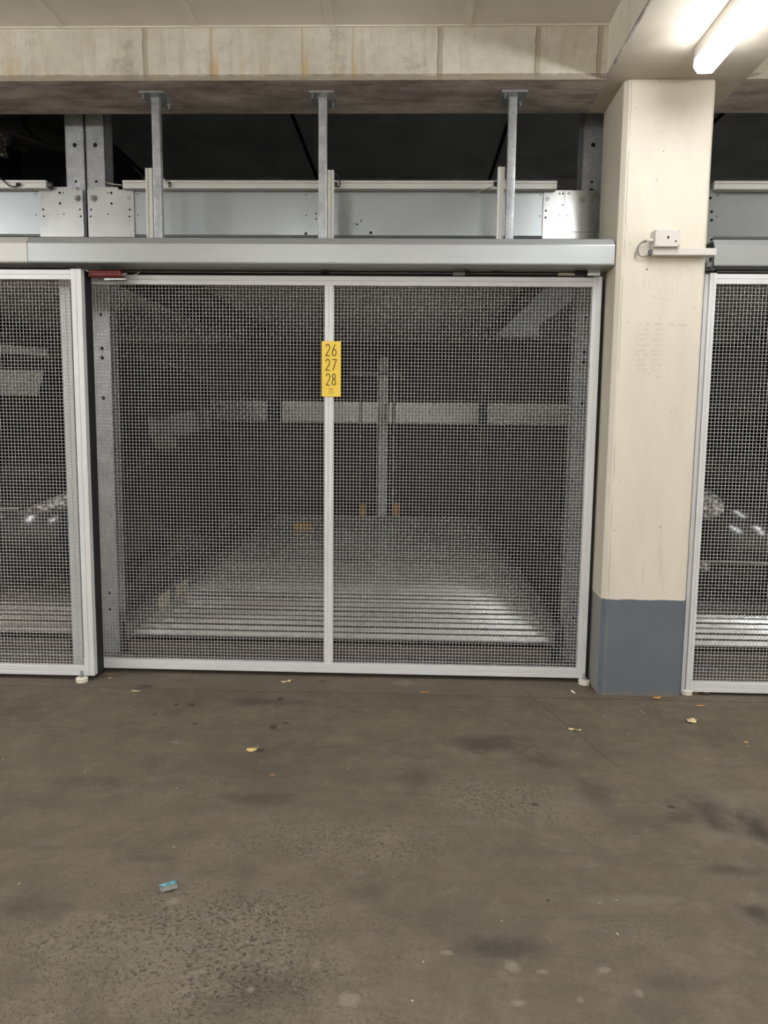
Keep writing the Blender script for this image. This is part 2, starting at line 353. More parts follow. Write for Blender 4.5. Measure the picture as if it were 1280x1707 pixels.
# chipped arris strip on the column's left front corner
# hall and bay walls
struct(MB().box(XL-.2, XL, YN, YC, 0, ZC+.2).build('wall_left', M['conc']))
struct(MB().box(XR, XR+.2, YN, YC, 0, ZC+.2).build('wall_right', M['conc']))
struct(MB().box(XL, XR, YN-.2, YN, 0, ZC+.2).build('wall_near', M['conc']))
b = MB().box(XL, XR, YB, YB+.2, -2., 2.45, 0).box(XL, XR, YB, YB+.2, 2.45, 4.6, 1).build('wall_back', [M['baylow'], M['bay']]); struct(b)  # one wall in two tones, light level put into the colour
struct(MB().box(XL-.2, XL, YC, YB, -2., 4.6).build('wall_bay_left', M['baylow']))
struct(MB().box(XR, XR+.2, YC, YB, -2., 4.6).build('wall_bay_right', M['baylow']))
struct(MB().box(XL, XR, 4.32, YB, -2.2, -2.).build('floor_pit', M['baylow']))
m = MB().box(XL, XR, 4.308, YB, 4.42, 4.62, 0)
for x in (-3.4, -1.25, .93, 3.0): m.box(x, x+.03, 4.308, YB, 4.40, 4.42, 1)
struct(m.build('ceiling_bay', [M['bay'], M['hole']]))

# ------------------------------------------------------------------ fluorescent lamps
def lamp(x, y0, y1, label, mat='tubefar', zm=None):
    ZS = zm or globals()['ZS']
    t = thing('fluorescent_lamp', (x, (y0+y1)/2, ZS), label, 'lamp', 'tube lamps under the cross beams')
    MB().box(x-.044, x+.044, y0+.02, y1-.02, ZS-.062, ZS).build('housing', M['white'], t, bevel=.004)
    m = MB(); rings = []
    for yy, k_ in ((y0, .62), (y0+.035, 1), (y1-.035, 1), (y1, .62)):
        rings.append([(x+a*k_, yy, ZS-.082+b_*k_) for a, b_ in ((-.048, .022), (-.048, -.008), (-.03, -.03), (.03, -.03), (.048, -.008), (.048, .022))])
    vs = [v for r in rings for v in r]; fs = [(i*6+j, i*6+(j+1) % 6, i*6+6+(j+1) % 6, i*6+6+j) for i in (0, 1, 2) for j in range(6)]
    m.add(vs, [f_ for i, f_ in enumerate(fs) if 6 <= i < 12]); m.build('diffuser', M[mat], t)
    for ends in (0, 1):
        c_ = MB().add(vs, ([tuple(range(6))]+fs[:6]) if not ends else ([tuple(range(23, 17, -1))]+fs[12:]))
        keep = sorted({i for f_ in c_.f for i in f_}); c_.v = [c_.v[i] for i in keep]; c_.f = [tuple(keep.index(i) for i in f_) for f_ in c_.f]
        c_.build('end_cap', M['tubecap'], t)
lamp(1.228, 2.05, 3.60, 'glowing white fluorescent tube lamp under the cross beam near the column', 'tube')
lamp(1.226, -1.9, -.4, 'fluorescent tube lamp under the right cross beam above the viewer')
lamp(1.226, -4.2, -2.7, 'fluorescent tube lamp under the right cross beam far behind the viewer')
lamp(-4.4, 1.6, 3.1, 'fluorescent tube lamp under the left cross beam nearest the gates')
lamp(-1.6, -4.6, -3.1, 'fluorescent tube lamp on the ceiling far behind the viewer', zm=ZC)
lamp(-1.6, -2.9, -1.4, 'fluorescent tube lamp on the ceiling just behind the viewer', zm=ZC)
lamp(4.6, 1.6, 3.1, 'fluorescent tube lamp under the far right cross beam', zm=ZC)
lamp(-4.4, -1.6, -.1, 'fluorescent tube lamp under the left cross beam behind the viewer')

# ------------------------------------------------------------------ woven mesh and gates
PITCHW, WR = .01755, .00125
def woven(x0, x1, z0, z1, y):
    m = MB(); nx = int((x1-x0)/PITCHW); nz = int((z1-z0)/PITCHW)
    ox = x0+((x1-x0)-nx*PITCHW)/2; oz = z0+((z1-z0)-nz*PITCHW)/2; r = WR
    def wire(pts, horiz):
        vs = []
        for (a, b_, c_) in pts:
            if horiz: vs += [(a, b_-r, c_), (a, b_, c_+r), (a, b_+r, c_), (a, b_, c_-r)]
            else: vs += [(a, b_-r, c_), (a+r, b_, c_), (a, b_+r, c_), (a-r, b_, c_)]
        fs = [(i*4+j, i*4+(j+1) % 4, i*4+4+(j+1) % 4, i*4+4+j) for i in range(len(pts)-1) for j in range(4)]
        m.add(vs, fs)
    for i in range(nx+1):
        x = ox+i*PITCHW
        wire([(x, y+(r if (i+j) % 2 else -r), oz+j*PITCHW) for j in range(-1, nz+2)], False)
    for j in range(nz+1):
        z = oz+j*PITCHW
        wire([(ox+i*PITCHW, y+(-r if (i+j) % 2 else r), z) for i in range(-1, nx+2)], True)
    return m
def profile_v(x0, x1, y0, y1, z0, z1, grooves=(.5,)):
    m = MB(); m.box(x0, x1, y0+.0025, y1, z0, z1)
    e = [x0] + [x0+(x1-x0)*g for g in grooves] + [x1]
    for a, b_ in zip(e[:-1], e[1:]):
        m.box(a+(.0012 if a > x0 else 0), b_-(.0012 if b_ < x1 else 0), y0, y0+.0026, z0, z1)
    return m
def profile_h(x0, x1, y0, y1, z0, z1, grooves=(.45,)):
    m = MB(); m.box(x0, x1, y0+.0025, y1, z0, z1)
    e = [z0] + [z0+(z1-z0)*g for g in grooves] + [z1]
    for a, b_ in zip(e[:-1], e[1:]):
        m.box(x0, x1, y0, y0+.0026, a+(.0012 if a > z0 else 0), b_-(.0012 if b_ < z1 else 0))
    return m
def gate(x0, x1, y, zb, zt, label, stiles, mulls, seals):
    g = thing('mesh_gate', ((x0+x1)/2, y+.02, zb), label, 'gate')
    profile_h(stiles[0][1], stiles[1][0], y, y+.036, zt-.047, zt, (.5,)).build('top_rail', M['alu'], g, bevel=.001)
    profile_h(stiles[0][1], stiles[1][0], y-.002, y+.036, zb, zb+.052, (.42,)).build('bottom_rail', M['alu'], g, bevel=.001)
    for a, b_ in stiles: profile_v(a, b_, y-.003, y+.04, zb, zt+.004, (.5,)).build('stile', M['alu'], g, bevel=.001)
    for a, b_ in mulls: profile_v(a, b_, y, y+.034, zb+.052, zt-.047, (.42, .9)).build('mullion', M['alu'], g, bevel=.001)
    woven(stiles[0][1]-.002, stiles[1][0]+.002, zb+.05, zt-.045, y+.02).build('wire_mesh', M['wire'], g)
    for a in seals: lab(MB().box(*a).build('rubber_seal', M['black'], g), 'black rubber sealing strip')
    return g
g1 = gate(-1.83, .957, YG, .024, 2.121, 'wide sliding mesh gate with the yellow number sign on its mullion',
          ((-1.83, -1.775), (.911, .957)), ((-.452, -.405),), ((.957, .974, YG+.02, YG+.045, .03, 2.11),))
g2 = gate(-4.4, -1.660, YF, .024, 2.121, 'sliding mesh gate at the left edge of the photo, black rubber strip down its side',
          ((-4.4, -4.345), (-1.712, -1.660)), ((-3.04, -2.99),), ((-1.706, -1.662, YF+.04, YG-.004, .004, 2.128),))
g3 = gate(1.438, 4.2, YF-.02, .016, 2.113, 'sliding mesh gate to the right of the concrete column',
          ((1.438, 1.470), (4.15, 4.2)), ((2.8, 2.85),), ((1.405, 1.430, YF+.02, YF+.045, .02, 2.1),))
profile_v(1.417, 1.4365, YF-.012, YF+.03, .012, 2.113, (.9,)).build('edge_profile', M['alu'], g3, bevel=.001)

# ------------------------------------------------------------------ number sign
GL = {'2': [[(.06, .78), (.12, .93), (.3, 1), (.5, 1), (.72, .93), (.8, .76), (.76, .6), (.06, .0), (.84, .0)]],
      '6': [[(.62, 1), (.2, .5), (.08, .3), (.12, .12), (.28, .01), (.5, -.01), (.74, .07), (.84, .26), (.78, .45), (.6, .56), (.38, .56), (.2, .5)]],
      '7': [[(.04, .985), (.84, .985), (.2, -.01)]],
      '8': [[(.45, .54), (.24, .6), (.13, .78), (.22, .94), (.45, 1.0), (.68, .94), (.77, .78), (.66, .6), (.45, .54), (.2, .46), (.08, .27), (.16, .07), (.45, -.01), (.74, .07), (.82, .27), (.7, .46), (.45, .54)]],
      '0': [[(.45, 1), (.2, .9), (.08, .5), (.2, .1), (.45, 0), (.7, .1), (.82, .5), (.7, .9), (.45, 1)]],
      '1': [[(.2, .75), (.5, 1), (.5, 0)]], '-': [[(.1, .45), (.8, .45)]], '/': [[(.1, -.1), (.7, 1.1)]],
      '3': [[(.1, .9), (.45, 1), (.78, .85), (.7, .6), (.4, .54), (.75, .45), (.82, .2), (.5, 0), (.1, .08)]],
      '5': [[(.8, 1), (.2, 1), (.15, .58), (.5, .64), (.82, .45), (.78, .15), (.45, 0), (.1, .08)]],
      '4': [[(.6, 0), (.6, 1), (.08, .3), (.85, .3)]],
      'N': [[(0, 0), (.1, 1), (.6, 0), (.8, 1)]], 'm': [[(0, 0), (.1, .5), (.3, .6), (.35, 0), (.45, .5), (.65, .6), (.8, 0)]],
      'T': [[(0, 1), (.9, 1)], [(.45, 1), (.45, 0)]], 'R': [[(.1, 0), (.1, 1), (.6, 1), (.8, .8), (.6, .55), (.1, .55)], [(.5, .55), (.85, 0)]],
      'P': [[(.1, 0), (.1, 1), (.6, 1), (.85, .78), (.6, .5), (.1, .5)]]}
def ribbon(m, pts, wd, y, th=.0008, mi=0):
    pts = [Vector((p[0], p[1])) for p in pts]; n = len(pts); L = []; R_ = []
    for i, p in enumerate(pts):
        a = (pts[i]-pts[i-1]).normalized() if i else (pts[1]-pts[0]).normalized()
        b_ = (pts[i+1]-pts[i]).normalized() if i < n-1 else a
        t = (a+b_); t = t.normalized() if t.length > .01 else a
        nn = Vector((-t.y, t.x)); k_ = 1/max(.5, abs(nn.dot(Vector((-a.y, a.x)))))
        L.append(p+nn*wd/2*k_); R_.append(p-nn*wd/2*k_)
    for i in range(n-1):
        q = [L[i], L[i+1], R_[i+1], R_[i]]
        m.add([(v.x, y, v.y) for v in q]+[(v.x, y+th, v.y) for v in q], [(0, 1, 2, 3), (7, 6, 5, 4), (0, 4, 5, 1), (1, 5, 6, 2), (2, 6, 7, 3), (3, 7, 4, 0)], mi)
def smooth_path(pts, closed=False, it=2):
    for _ in range(it):
        q = [pts[0]]
        for a, b_ in zip(pts[:-1], pts[1:]):
            q += [(a[0]*.75+b_[0]*.25, a[1]*.75+b_[1]*.25), (a[0]*.25+b_[0]*.75, a[1]*.25+b_[1]*.75)]
        pts = q+[pts[-1]]
    return pts
YS = YG-.006
sg = thing('number_sign', (-.414, YS, 1.51), 'yellow rectangular sign with black numbers 26 27 28 on the gate mullion', 'sign')
def rrect(x0, x1, z0, z1, r, n=5):
    out = []
    for cx, cz, a0 in ((x1-r, z1-r, 0), (x0+r, z1-r, 90), (x0+r, z0+r, 180), (x1-r, z0+r, 270)):
        out += [(cx+r*math.cos(math.radians(a0+90*i/n)), cz+r*math.sin(math.radians(a0+90*i/n))) for i in range(n+1)]
    return out
sc = YS/4.07
sx0, sx1, sz0, sz1 = -.4665, -.3665, 1.509, 1.793
MB().prism(rrect(sx0, sx1, sz0, sz1, .006), 'y', YS, YS+.003).build('sign_plate', M['yellow'], sg)
def px2(px, py): p = atY(px, py, YS); return p.x, p.z
for n_, (l, t_, r_, b_) in {'26': (542.5, 574, 561, 593), '27': (542.5, 599, 561, 617.5), '28': (543.5, 623, 560, 642)}.items():
    xa, zt = px2(l, t_); xb, zb = px2(r_, b_); m = MB(); cw = (xb-xa)*.43
    for i, ch in enumerate(n_):
        x = xa if i == 0 else xb-cw
        for st in GL[ch]:
            pts = [(x+q[0]/.9*cw, zb+q[1]*(zt-zb)) for q in st]
            if ch != '7': 
                if ch == '2': pts = smooth_path(pts[:-2], it=2)+[pts[-2], pts[-1]]
                else: pts = smooth_path(pts)
            ribbon(m, pts, .0042, YS-.0009)
    lab(m.build('number_mark', M['ink'], sg), 'black numeral '+n_)
m = MB(); xa, zt = px2(547.5, 647.5); xb, zb = px2(556.2, 650.3)
for i, ch in enumerate('TRP'):
    x = xa+(xb-xa)*i/3
    for st in GL[ch]: ribbon(m, [(x+q[0]*(xb-xa)/3*.85, zb+q[1]*(zt-zb)) for q in st], .0013, YS-.0009)
for dz in (652.2, 654.2, 655.6):
    _, z = px2(550, dz)
    ribbon(m, [(xa, z-.002), (xa+.006, z), (xa+.012, z-.0005), (xa+.02, z+.0005), (xb, z-.003)], .0012, YS-.0009)
lab(m.build('logo', M['logoink'], sg), 'small printed maker logo')

# ------------------------------------------------------------------ track covers, rails, floor guides
def cover(x0, x1, label, brightend=False):
    y0 = 3.93
    m = MB().prism([(y0, 2.157), (y0, 2.243), (y0+.003, 2.248), (y0+.028, 2.278), (4.15, 2.278), (4.15, 2.270), (y0+.034, 2.270), (y0+.008, 2.24), (y0+.008, 2.166), (4.125, 2.157), (4.125, 2.150), (y0+.002, 2.150)], 'x', x0, x1)
    o = m.build('track_cover', M['coverpale' if brightend else 'cover'], bevel=.0015)
    return tag(o, label, 'cover')
cover(-4.5, -1.915, 'pale metal cover over the gate track at the far left', True)
cv = cover(-1.913, .974, 'long folded metal cover over the middle gate track, below three steel posts')
cover(1.449, 4.4, 'folded metal cover over the gate track right of the column')
def track(x0, x1, y, z, label):
    t = thing('gate_track', ((x0+x1)/2, y, z), label, 'track')
    MB().box(x0, x1, y+.01, y+.07, z+.012, z+.03).box(x0, x1, y+.062, y+.07, z-.03, z+.012).build('rail', M['galvdark'], t)
    MB().cyl((x0+.05, y+.028, z-.004), .005, 'x', x1-x0-.1, 10).build('drive_rod', M['blackm'], t, smooth=True)
    MB().cyl((x0+.05, y+.04, z+.006), .004, 'x', x1-x0-.1, 10).build('guide_rod', M['galv'], t, smooth=True)
    return t
ta = track(-1.62, .93, YG-.02, 2.134, 'dark sliding rail with rods under the cover above the middle gate')
track(-4.3, -1.72, YF+.02, 2.140, 'dark sliding rail above the gate at the left edge')
track(1.44, 4.2, YF+.0, 2.128, 'dark sliding rail above the gate right of the column')
zt = 2.136
MB().box(.20, .262, 4.07, 4.10, zt-.012, zt+.006).build('coupling_block', M['galvdark'], ta, bevel=.002)
MB().box(.262, .282, 4.072, 4.10, zt-.008, zt+.014).build('clamp', M['blackm'], ta, bevel=.001)
MB().box(.40, .45, 4.08, 4.1, zt+.004, zt+.012).build('clamp', M['blackm'], ta, bevel=.001)
MB().box(-.47, -.43, 4.08, 4.1, zt, zt+.012).build('clamp', M['blackm'], ta, bevel=.001)
MB().cyl((.73, 4.085, zt-.001), .0085, 'x', .085, 12).build('nickel_sleeve', M['nickel'], ta, smooth=True)
MB().box(.815, .87, 4.065, 4.10, zt-.012, zt+.016).build('end_block', M['blackm'], ta, bevel=.002)
MB().box(.872, .935, 4.05, 4.054, zt-.014, zt+.02).build('end_plate', M['plate'], ta)
# red actuator left of the middle gate; cover's shade darkened into its colour
ra = thing('gate_actuator', (-1.53, 4.03, 2.10), 'small red gate actuator, tinted darker for shade, under the cover beside the left gate', 'actuator')
a0, a1 = atY(150, 463, 4.03), atY(203, 451, 4.03)
m = MB(); m.prism(rrect(4.01, 4.06, a0.z, a1.z, .008), 'x', a0.x, a1.x)
for dz in (.3, .6): z = a0.z+(a1.z-a0.z)*dz; m.box(a0.x+.01, a1.x-.01, 4.008, 4.012, z-.0015, z+.0015)
m.build('housing', M['red'], ra, bevel=.003, seg=2)
b0, b1 = atY(175, 467, 4.02), atY(210, 464.5, 4.02)
MB().box(b0.x, b1.x, 4.01, 4.05, b0.z, b1.z).build('bracket', M['plate'], ra)
MB().cyl((a1.x, 4.035, (a0.z+a1.z)/2), .008, 'x', .025, 12).build('plunger', M['galv'], ra, smooth=True)
MB().tube([atY(221, 459, 4.04), atY(228, 457, 4.04), atY(233, 453, 4.04), atY(236, 447, 4.04), atY(237, 441, 4.04)], .003).build('cable', M['greyc'], ra, smooth=True)
def guide(px, py, label):
    p = atZ(px, py, .02)
    t = thing('floor_guide', (p.x, p.y, 0), label, 'floor guide', 'white gate guides on the floor')
    MB().cyl((p.x, p.y, 0), .030, 'z', .020, 28, r2=.031).cyl((p.x, p.y, .02), .031, 'z', .004, 28, r2=.024).build('roller', M['whiter'], t, smooth=True)
    MB().cyl((p.x, p.y, .024), .011, 'z', .016, 12).cyl((p.x, p.y, .04), .006, 'z', .018, 10).build('pin', M['galv'], t, smooth=True)
guide(136.5, 1130, 'white round floor guide at the foot of the left gate')
guide(973.5, 1134, 'white round floor guide between the middle gate and the column')
guide(1144, 1150, 'white round floor guide at the right foot of the column')

# ------------------------------------------------------------------ hanging posts with side profiles
def hang(px_l, profside, label, lab2, dx=0):
    x = px_l; t = thing('hanging_post', (x, 4.095, ZS), label, 'post', 'steel posts hanging from the beam')
    m = MB().box(x-.062, x+.062, 4.012, 4.178, ZS-.010, ZS); m.build('base_plate', M['galv'], t, bevel=.001)
    for bx, by in ((-.045, 4.03), (.045, 4.155), (-.045, 4.155), (.045, 4.03)):
        if (bx > 0) == (by > 4.1): MB().cyl((x+bx, by, ZS-.018), .009, 'z', .008, 6).cyl((x+bx, by, ZS-.034), .0045, 'z', .02, 8).build('anchor_bolt', M['plate'], t)
    MB().prism(rr2(x-.021+dx, x+.021+dx, 4.072, 4.114, .005), 'z', 2.20, ZS-.0095).build('square_tube', M['galv'], t, smooth=True)
    MB().prism(rr2(x-.024+dx, x+.024+dx, 4.069, 4.117, .006), 'z', ZS-.014, ZS-.010).build('weld_collar', M['galv'], t)
def rr2(x0, x1, y0, y1, r): return [(a, b_) for a, b_ in rrect(x0, x1, y0, y1, r, 4)]
hang(-1.302, -1, 'galvanised post hanging from the beam, leftmost of the three', '')
hang(-.462, 1, 'galvanised post hanging from the beam above the number sign', '')
hang(.480, -1, 'galvanised post hanging from the beam nearest the concrete column', '')
def sprof(x0, x1, z1, label):
    m = MB(); y0 = 4.105
    m.prism([(x0, y0), (x0+.012, y0), (x0+.014, y0+.004), (x1-.014, y0+.004), (x1-.012, y0), (x1, y0), (x1, y0+.035), (x0, y0+.035)], 'z', 2.20, z1)
    tag(m.build('aluminium_profile', M['aluw'], bevel=.0008), label, 'profile', 'upright profiles beside the hanging posts')
sprof(-1.372, -1.336, 2.653, 'short pale upright profile left of the leftmost hanging post')
sprof(-.440, -.409, 2.644, 'short pale upright profile right of the hanging post above the sign')
sprof(.418, .453, 2.660, 'short pale upright profile left of the hanging post nearest the column')

# ------------------------------------------------------------------ lift frames behind the beam
def lpost(x0, x1, y0, zb, z1, label, mirror=False, holes=True):
    t = thing('lift_post', ((x0+x1)/2, y0, zb), label, 'post')
    th = .006; m = MB()
    m.box(x0, x1, y0, y0+th, zb, z1); m.box(x0, x0+th, y0, y0+.12, zb, z1); m.box(x1-th, x1, y0, y0+.12, zb, z1)
    m.box(x0+.003, x0+.007, y0-.002, y0, zb, z1); m.box(x1-.007, x1-.003, y0-.002, y0, zb, z1)
    if holes:
        for z, r in ((2.895, .0125), (2.70, .008), (2.652, .016), (1.78, .013), (1.73, .013), (1.5, .012), (1.97, .011), (.35, .01), (.25, .009)):
            m.cyl(((x0+x1)/2, y0-.0006, z), r, 'y', .002, 14, 1)
    m.build('channel', [M['galv'], M['hole']], t, bevel=.0015)
    return t
lpost(-1.952, -1.842, 4.5, -2., 3.2, 'galvanised lift post behind the beam, left one of the touching pair')
lpost(-1.835, -1.728, 4.5, -2., 3.2, 'galvanised lift post behind the beam, right one of the touching pair')
lpost(.914, 1.03, 4.5, -2., 3.2, 'galvanised lift post beside the left face of the concrete column')
lpost(1.43, 1.50, 4.5, -2., 2.95, "galvanised lift post behind the right gate, close to the column's right side")
def endplate(m, x0, x1, z0, z1, flip, right=False):
    y = 4.478; m.box(x0, x1, y, y+.006, z0, z1, 0)
    w_ = x1-x0
    def X(u): return x0+u*w_ if not flip else x1-u*w_
    if right:
        # second bolted plate over the first
        m.box(x0+.115, x1, y-.006, y, z0+.035, z1-.002, 0)
        hs = [(.05, .055, .010, 2), (.03, .145, .005, 1), (.03, .175, .005, 1), (.30, .02, .003, 1), (.35, .02, .004, 1), (.35, .09, .004, 1), (.27, .165, .003, 1)]
        for u, d, r, mm in ((.07, .045, .012, 2), (.05, .108, .0055, 1), (.05, .145, .0055, 1), (.30, .018, .004, 1), (.36, .018, .005, 1), (.36, .078, .004, 1), (.31, .135, .0035, 1)):
            m.cyl((x0+u*w_, y-.0006, z1-d), r, 'y', .001, 14, mm)
        for dx, d in ((.135, .018), (.133, .132)): m.cyl((x0+dx, y-.0105, z1-d), .0075, 'y', .005, 14, 2)
        return x0+.21
    for u, d, r, mm in ((.10, .045, .011, 2), (.09, .108, .0055, 1), (.10, .145, .0055, 1), (.93, .108, .0055, 1), (.94, .145, .0055, 1), (.48, .018, .007, 1), (.56, .018, .004, 1), (.48, .075, .007, 1), (.56, .133, .004, 1)):
        m.cyl((X(u), y-.0006, z1-d), r, 'y', .001, 14, mm)
    m.box(min(X(.40), X(.45)), max(X(.40), X(.45)), y-.001, y, z1-.135, z1-.133, 2)
    m.box(min(X(.33), X(.86)), max(X(.33), X(.86)), y+.001, y+.02, z1-.005, z1+.014, 0)
    return X(.87)
def lbeam(x0, x1, label, plates, marks=()):
    t = thing('lift_beam', ((x0+x1)/2, 4.49, 2.4), label, 'beam', 'galvanised lift beams')
    m = MB(); y0 = 4.488
    m.prism([(y0, 2.412), (y0, 2.648), (y0+.005, 2.655), (y0+.08, 2.655), (y0+.08, 2.649), (y0+.007, 2.644), (y0+.007, 2.416), (y0+.08, 2.406), (y0+.08, 2.400), (y0+.006, 2.400)], 'x', x0, x1)
    for x in marks:
        for z in (2.628, 2.517): m.cyl((x, y0-.0006, z), .0038, 'y', .001, 12, 1)
    if len(marks) and x0 < 0 < x1:
        for px, py, r in ((527, 356, .005), (527, 365, .005), (510, 394, .008), (602, 368, .005), (595, 374, .006), (590, 372, .003), (618, 388, .008)):
            p = atY(px, py, y0); m.cyl((p.x, y0-.0006, max(p.z, 2.42)), r, 'y', .001, 12, 1)
    m.build('web', [M['sheet'], M['hole']], t, bevel=.0008)
    for pl in plates:
        m = MB(); bx = endplate(m, *pl)
        m.build('end_plate', [M['plate'], M['hole'], M['bolt']], t, bevel=.0008)
        z = pl[3]-.047; m = MB().cyl((bx, 4.468, z), .017, 'y', .004, 20).cyl((bx, 4.456, z), .0125, 'y', .012, 6).cyl((bx, 4.450, z), .007, 'y', .006, 10)
        m.build('bolt', M['bolt'], t)
    return t
lbeam(-4.40, -1.853, 'galvanised lift beam left of the touching pair of posts', [(-2.102, -1.853, 2.395, 2.651, False)], (-2.125,))
lbeam(-1.826, 1.0, 'wide galvanised lift beam across the middle bay behind three hanging posts', [(-1.826, -1.565, 2.395, 2.651, True), (.708, 1.00, 2.395, 2.651, False, True)], (-1.545, -.60, .694))
lbeam(1.54, 4.2, 'galvanised lift beam to the right of the concrete column', [], (1.655, ))
m = MB().box(1.53, 1.633, 4.474, 4.482, 2.2, 2.655, 0)
for px, py in ((1184, 330), (1186, 353), (1186, 367), (1186, 400)):
    p = atY(px, py, 4.474); m.cyl((p.x, 4.473, p.z), .008, 'y', .002, 14, 1)
tag(m.build('perforated_plate', [M['sheet'], M['hole']]), 'narrow perforated galvanised plate at the right edge of the column', 'plate')
def duct(x0, x1, label):
    m = MB(); y0, zb, z1 = 4.432, 2.6445, 2.687
    m.box(x0, x1, y0+.002, y0+.05, zb, z1); m.box(x0, x1, y0, y0+.0025, zb, zb+.027); m.box(x0, x1, y0-.003, y0+.0025, zb+.029, z1)
    tag(m.build('cable_duct', M['aluw'], bevel=.0008), label, 'rail', 'pale rails along the tops of the lift beams')
duct(-4.4, -2.037, 'long pale rail above the lift beam at the far left')
duct(-1.609, .771, 'long pale rail above the middle lift beam')
duct(1.61, 4.2, 'long pale rail above the lift beam right of the column')
def cable(pts, r, label, mat='wear', name='cable'):
    pts = smooth3([Vector(p) for p in pts])
    return tag(MB().tube(pts, r).build(name, M[mat], smooth=True), label, 'cable')
def smooth3(p, it=2):
    for _ in range(it):
        q = [p[0]]
        for a, b_ in zip(p[:-1], p[1:]): q += [a.lerp(b_, .25), a.lerp(b_, .75)]
        p = q+[p[-1]]
    return p
def ap(l, y): return [atY(a, b_, y) for a, b_ in l]
cable(ap([(-6, 292), (8, 303), (16, 311), (28, 311), (34, 307)], 4.42), .0032, 'thin black cable drooping over the rail at the far left')
c1 = cable(ap([(554, 283), (562, 291), (567, 302), (566, 312), (560, 311), (560, 307)], 4.42), .0035, 'short black cable loop right of the hanging post above the sign')
cable(ap([(820, 311), (808, 316), (795, 320), (784, 322)], 4.425), .0028, 'grey cable trailing below the rail left of the post nearest the column', 'greyc')
cable(ap([(178, 304), (188, 307), (203, 309)], 4.43), .004, 'pale cable entering the left end of the middle rail', 'greyc')
cable(ap([(270, 297), (276, 300), (283, 310)], 4.42), .004, 'pale cable beside the leftmost hanging post at the rail', 'greyc')
def clip(px, py, w_, h_, label):
    p = atY(px, py, 4.43); tag(MB().box(p.x-w_/2, p.x+w_/2, 4.418, 4.432, p.z-h_/2, p.z+h_/2).build('cable_clip', M['blackm'], bevel=.001), label, 'clip', 'black cable clips on the pale rails')
clip(31, 308, .022, .016, 'small black clip on the rail at the far left')
clip(560, 308, .012, .024, 'small black clip on the middle rail just right of the post above the sign')
clip(826, 307, .018, .024, 'small black clip on the middle rail left of the post nearest the column')
clip(283, 308, .01, .026, 'small black clip on the middle rail right of the leftmost hanging post')
p = atY(77, 308, 4.45)
tag(MB().cyl((p.x, 4.46, p.z), .016, 'x', .028, 14).cyl((p.x-.01, 4.46, p.z), .021, 'x', .012, 14).build('rail_end_fitting', M['galvdark'], smooth=True), 'dark round fitting on the right end of the far left rail', 'fitting')

# ------------------------------------------------------------------ platforms
def corrug(x0, x1, y0, y1, z, pitch, h, th=.003, tilt=0.):
    pr = []; n = int((y1-y0)/pitch)
    top = []
    for i in range(n):
        y = y0+i*pitch
        for u, v in ((0, 0), (.28, 0), (.38, 1), (.55, 1.0), (.74, 1), (.84, 0)):
            yy = y+u*pitch; top.append((yy, z+v*h+(yy-y0)*tilt))
    bot = [(a, b_-th) for a, b_ in top]
    m = MB(); n_ = len(top)
    vs = [(x0, a, b_) for a, b_ in top]+[(x1, a, b_) for a, b_ in top]+[(x0, a, b_) for a, b_ in bot]+[(x1, a, b_) for a, b_ in bot]
    fs = [(i, i+1, n_+i+1, n_+i) for i in range(n_-1)]+[(2*n_+i, 3*n_+i, 3*n_+i+1, 2*n_+i+1) for i in range(n_-1)]
    fs += [(0, n_, 3*n_, 2*n_), (n_-1, 3*n_-1, 4*n_-1, 2*n_-1)]
    return m.add(vs, fs)
def platform(x0, x1, z, label, tilt=0., ys=4.48, deck='deck'):
    t = thing('lift_platform', ((x0+x1)/2, 4.6, z), label, 'platform', None)
    corrug(x0+.03, x1-.03, ys+.06, 9.5, z, .125, .022, tilt=tilt).build('deck', M[deck], t, bevel=0)
    for a, s in ((x0, 1), (x1, -1)):
        MB().prism([(a, z-.12), (a+s*.012, z-.12), (a+s*.012, z+.09), (a+s*.035, z+.10), (a+s*.04, z+.07), (a+s*.045, z-.01), (a+s*.055, z-.01), (a+s*.052, z+.085), (a+s*.042, z+.115), (a, z+.105)], 'y', ys, 9.55).build('side_beam', M['galvdark'], t)
    MB().box(x0+.06, x1-.06, ys, ys+.055, z-.11, z-.03).build('front_sill', M['sill'], t, bevel=.004)
    MB().box(x0+.06, x1-.06, 9.50, 9.56, z-.1, z+.12).build('wheel_stop', M['galvdark'], t, bevel=.004)
    return t
pm = platform(-1.72, .905, .085, 'corrugated galvanised lift platform behind the middle gate, at floor level', .006)
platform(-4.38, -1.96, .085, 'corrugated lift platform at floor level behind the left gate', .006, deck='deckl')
platform(1.51, 4.10, .085, 'corrugated lift platform at floor level behind the right gate', .006)
platform(-1.72, .905, 2.42, 'raised empty lift platform high above the middle bay', ys=4.64, deck='underdeck')
platform(-4.38, -1.96, 2.385, 'raised lift platform above the left bay carrying a dark car', ys=4.64, deck='underdeck')
platform(1.51, 4.10, 2.42, 'raised empty lift platform above the right bay', ys=4.64, deck='underdeck')
q = [atY(0, 0, 1)]
for ya, yb, za, zb, mat, nm in ((5.05, 5.28, .10, .2, 'sticker', 'warning_label'), (5.45, 5.7, .11, .19, 'sticker', 'warning_label')):
    lab(MB().box(-1.667, -1.662, ya, yb, za, zb).build(nm, M[mat], pm), 'pale warning label')
# floor edge sill in front of platforms
tag(MB().box(-4.6, 4.3, 4.36, 4.42, -.12, .012).build('threshold_angle', M['galvdark'], bevel=.003), 'dark steel threshold along the floor edge behind the gates', 'threshold')
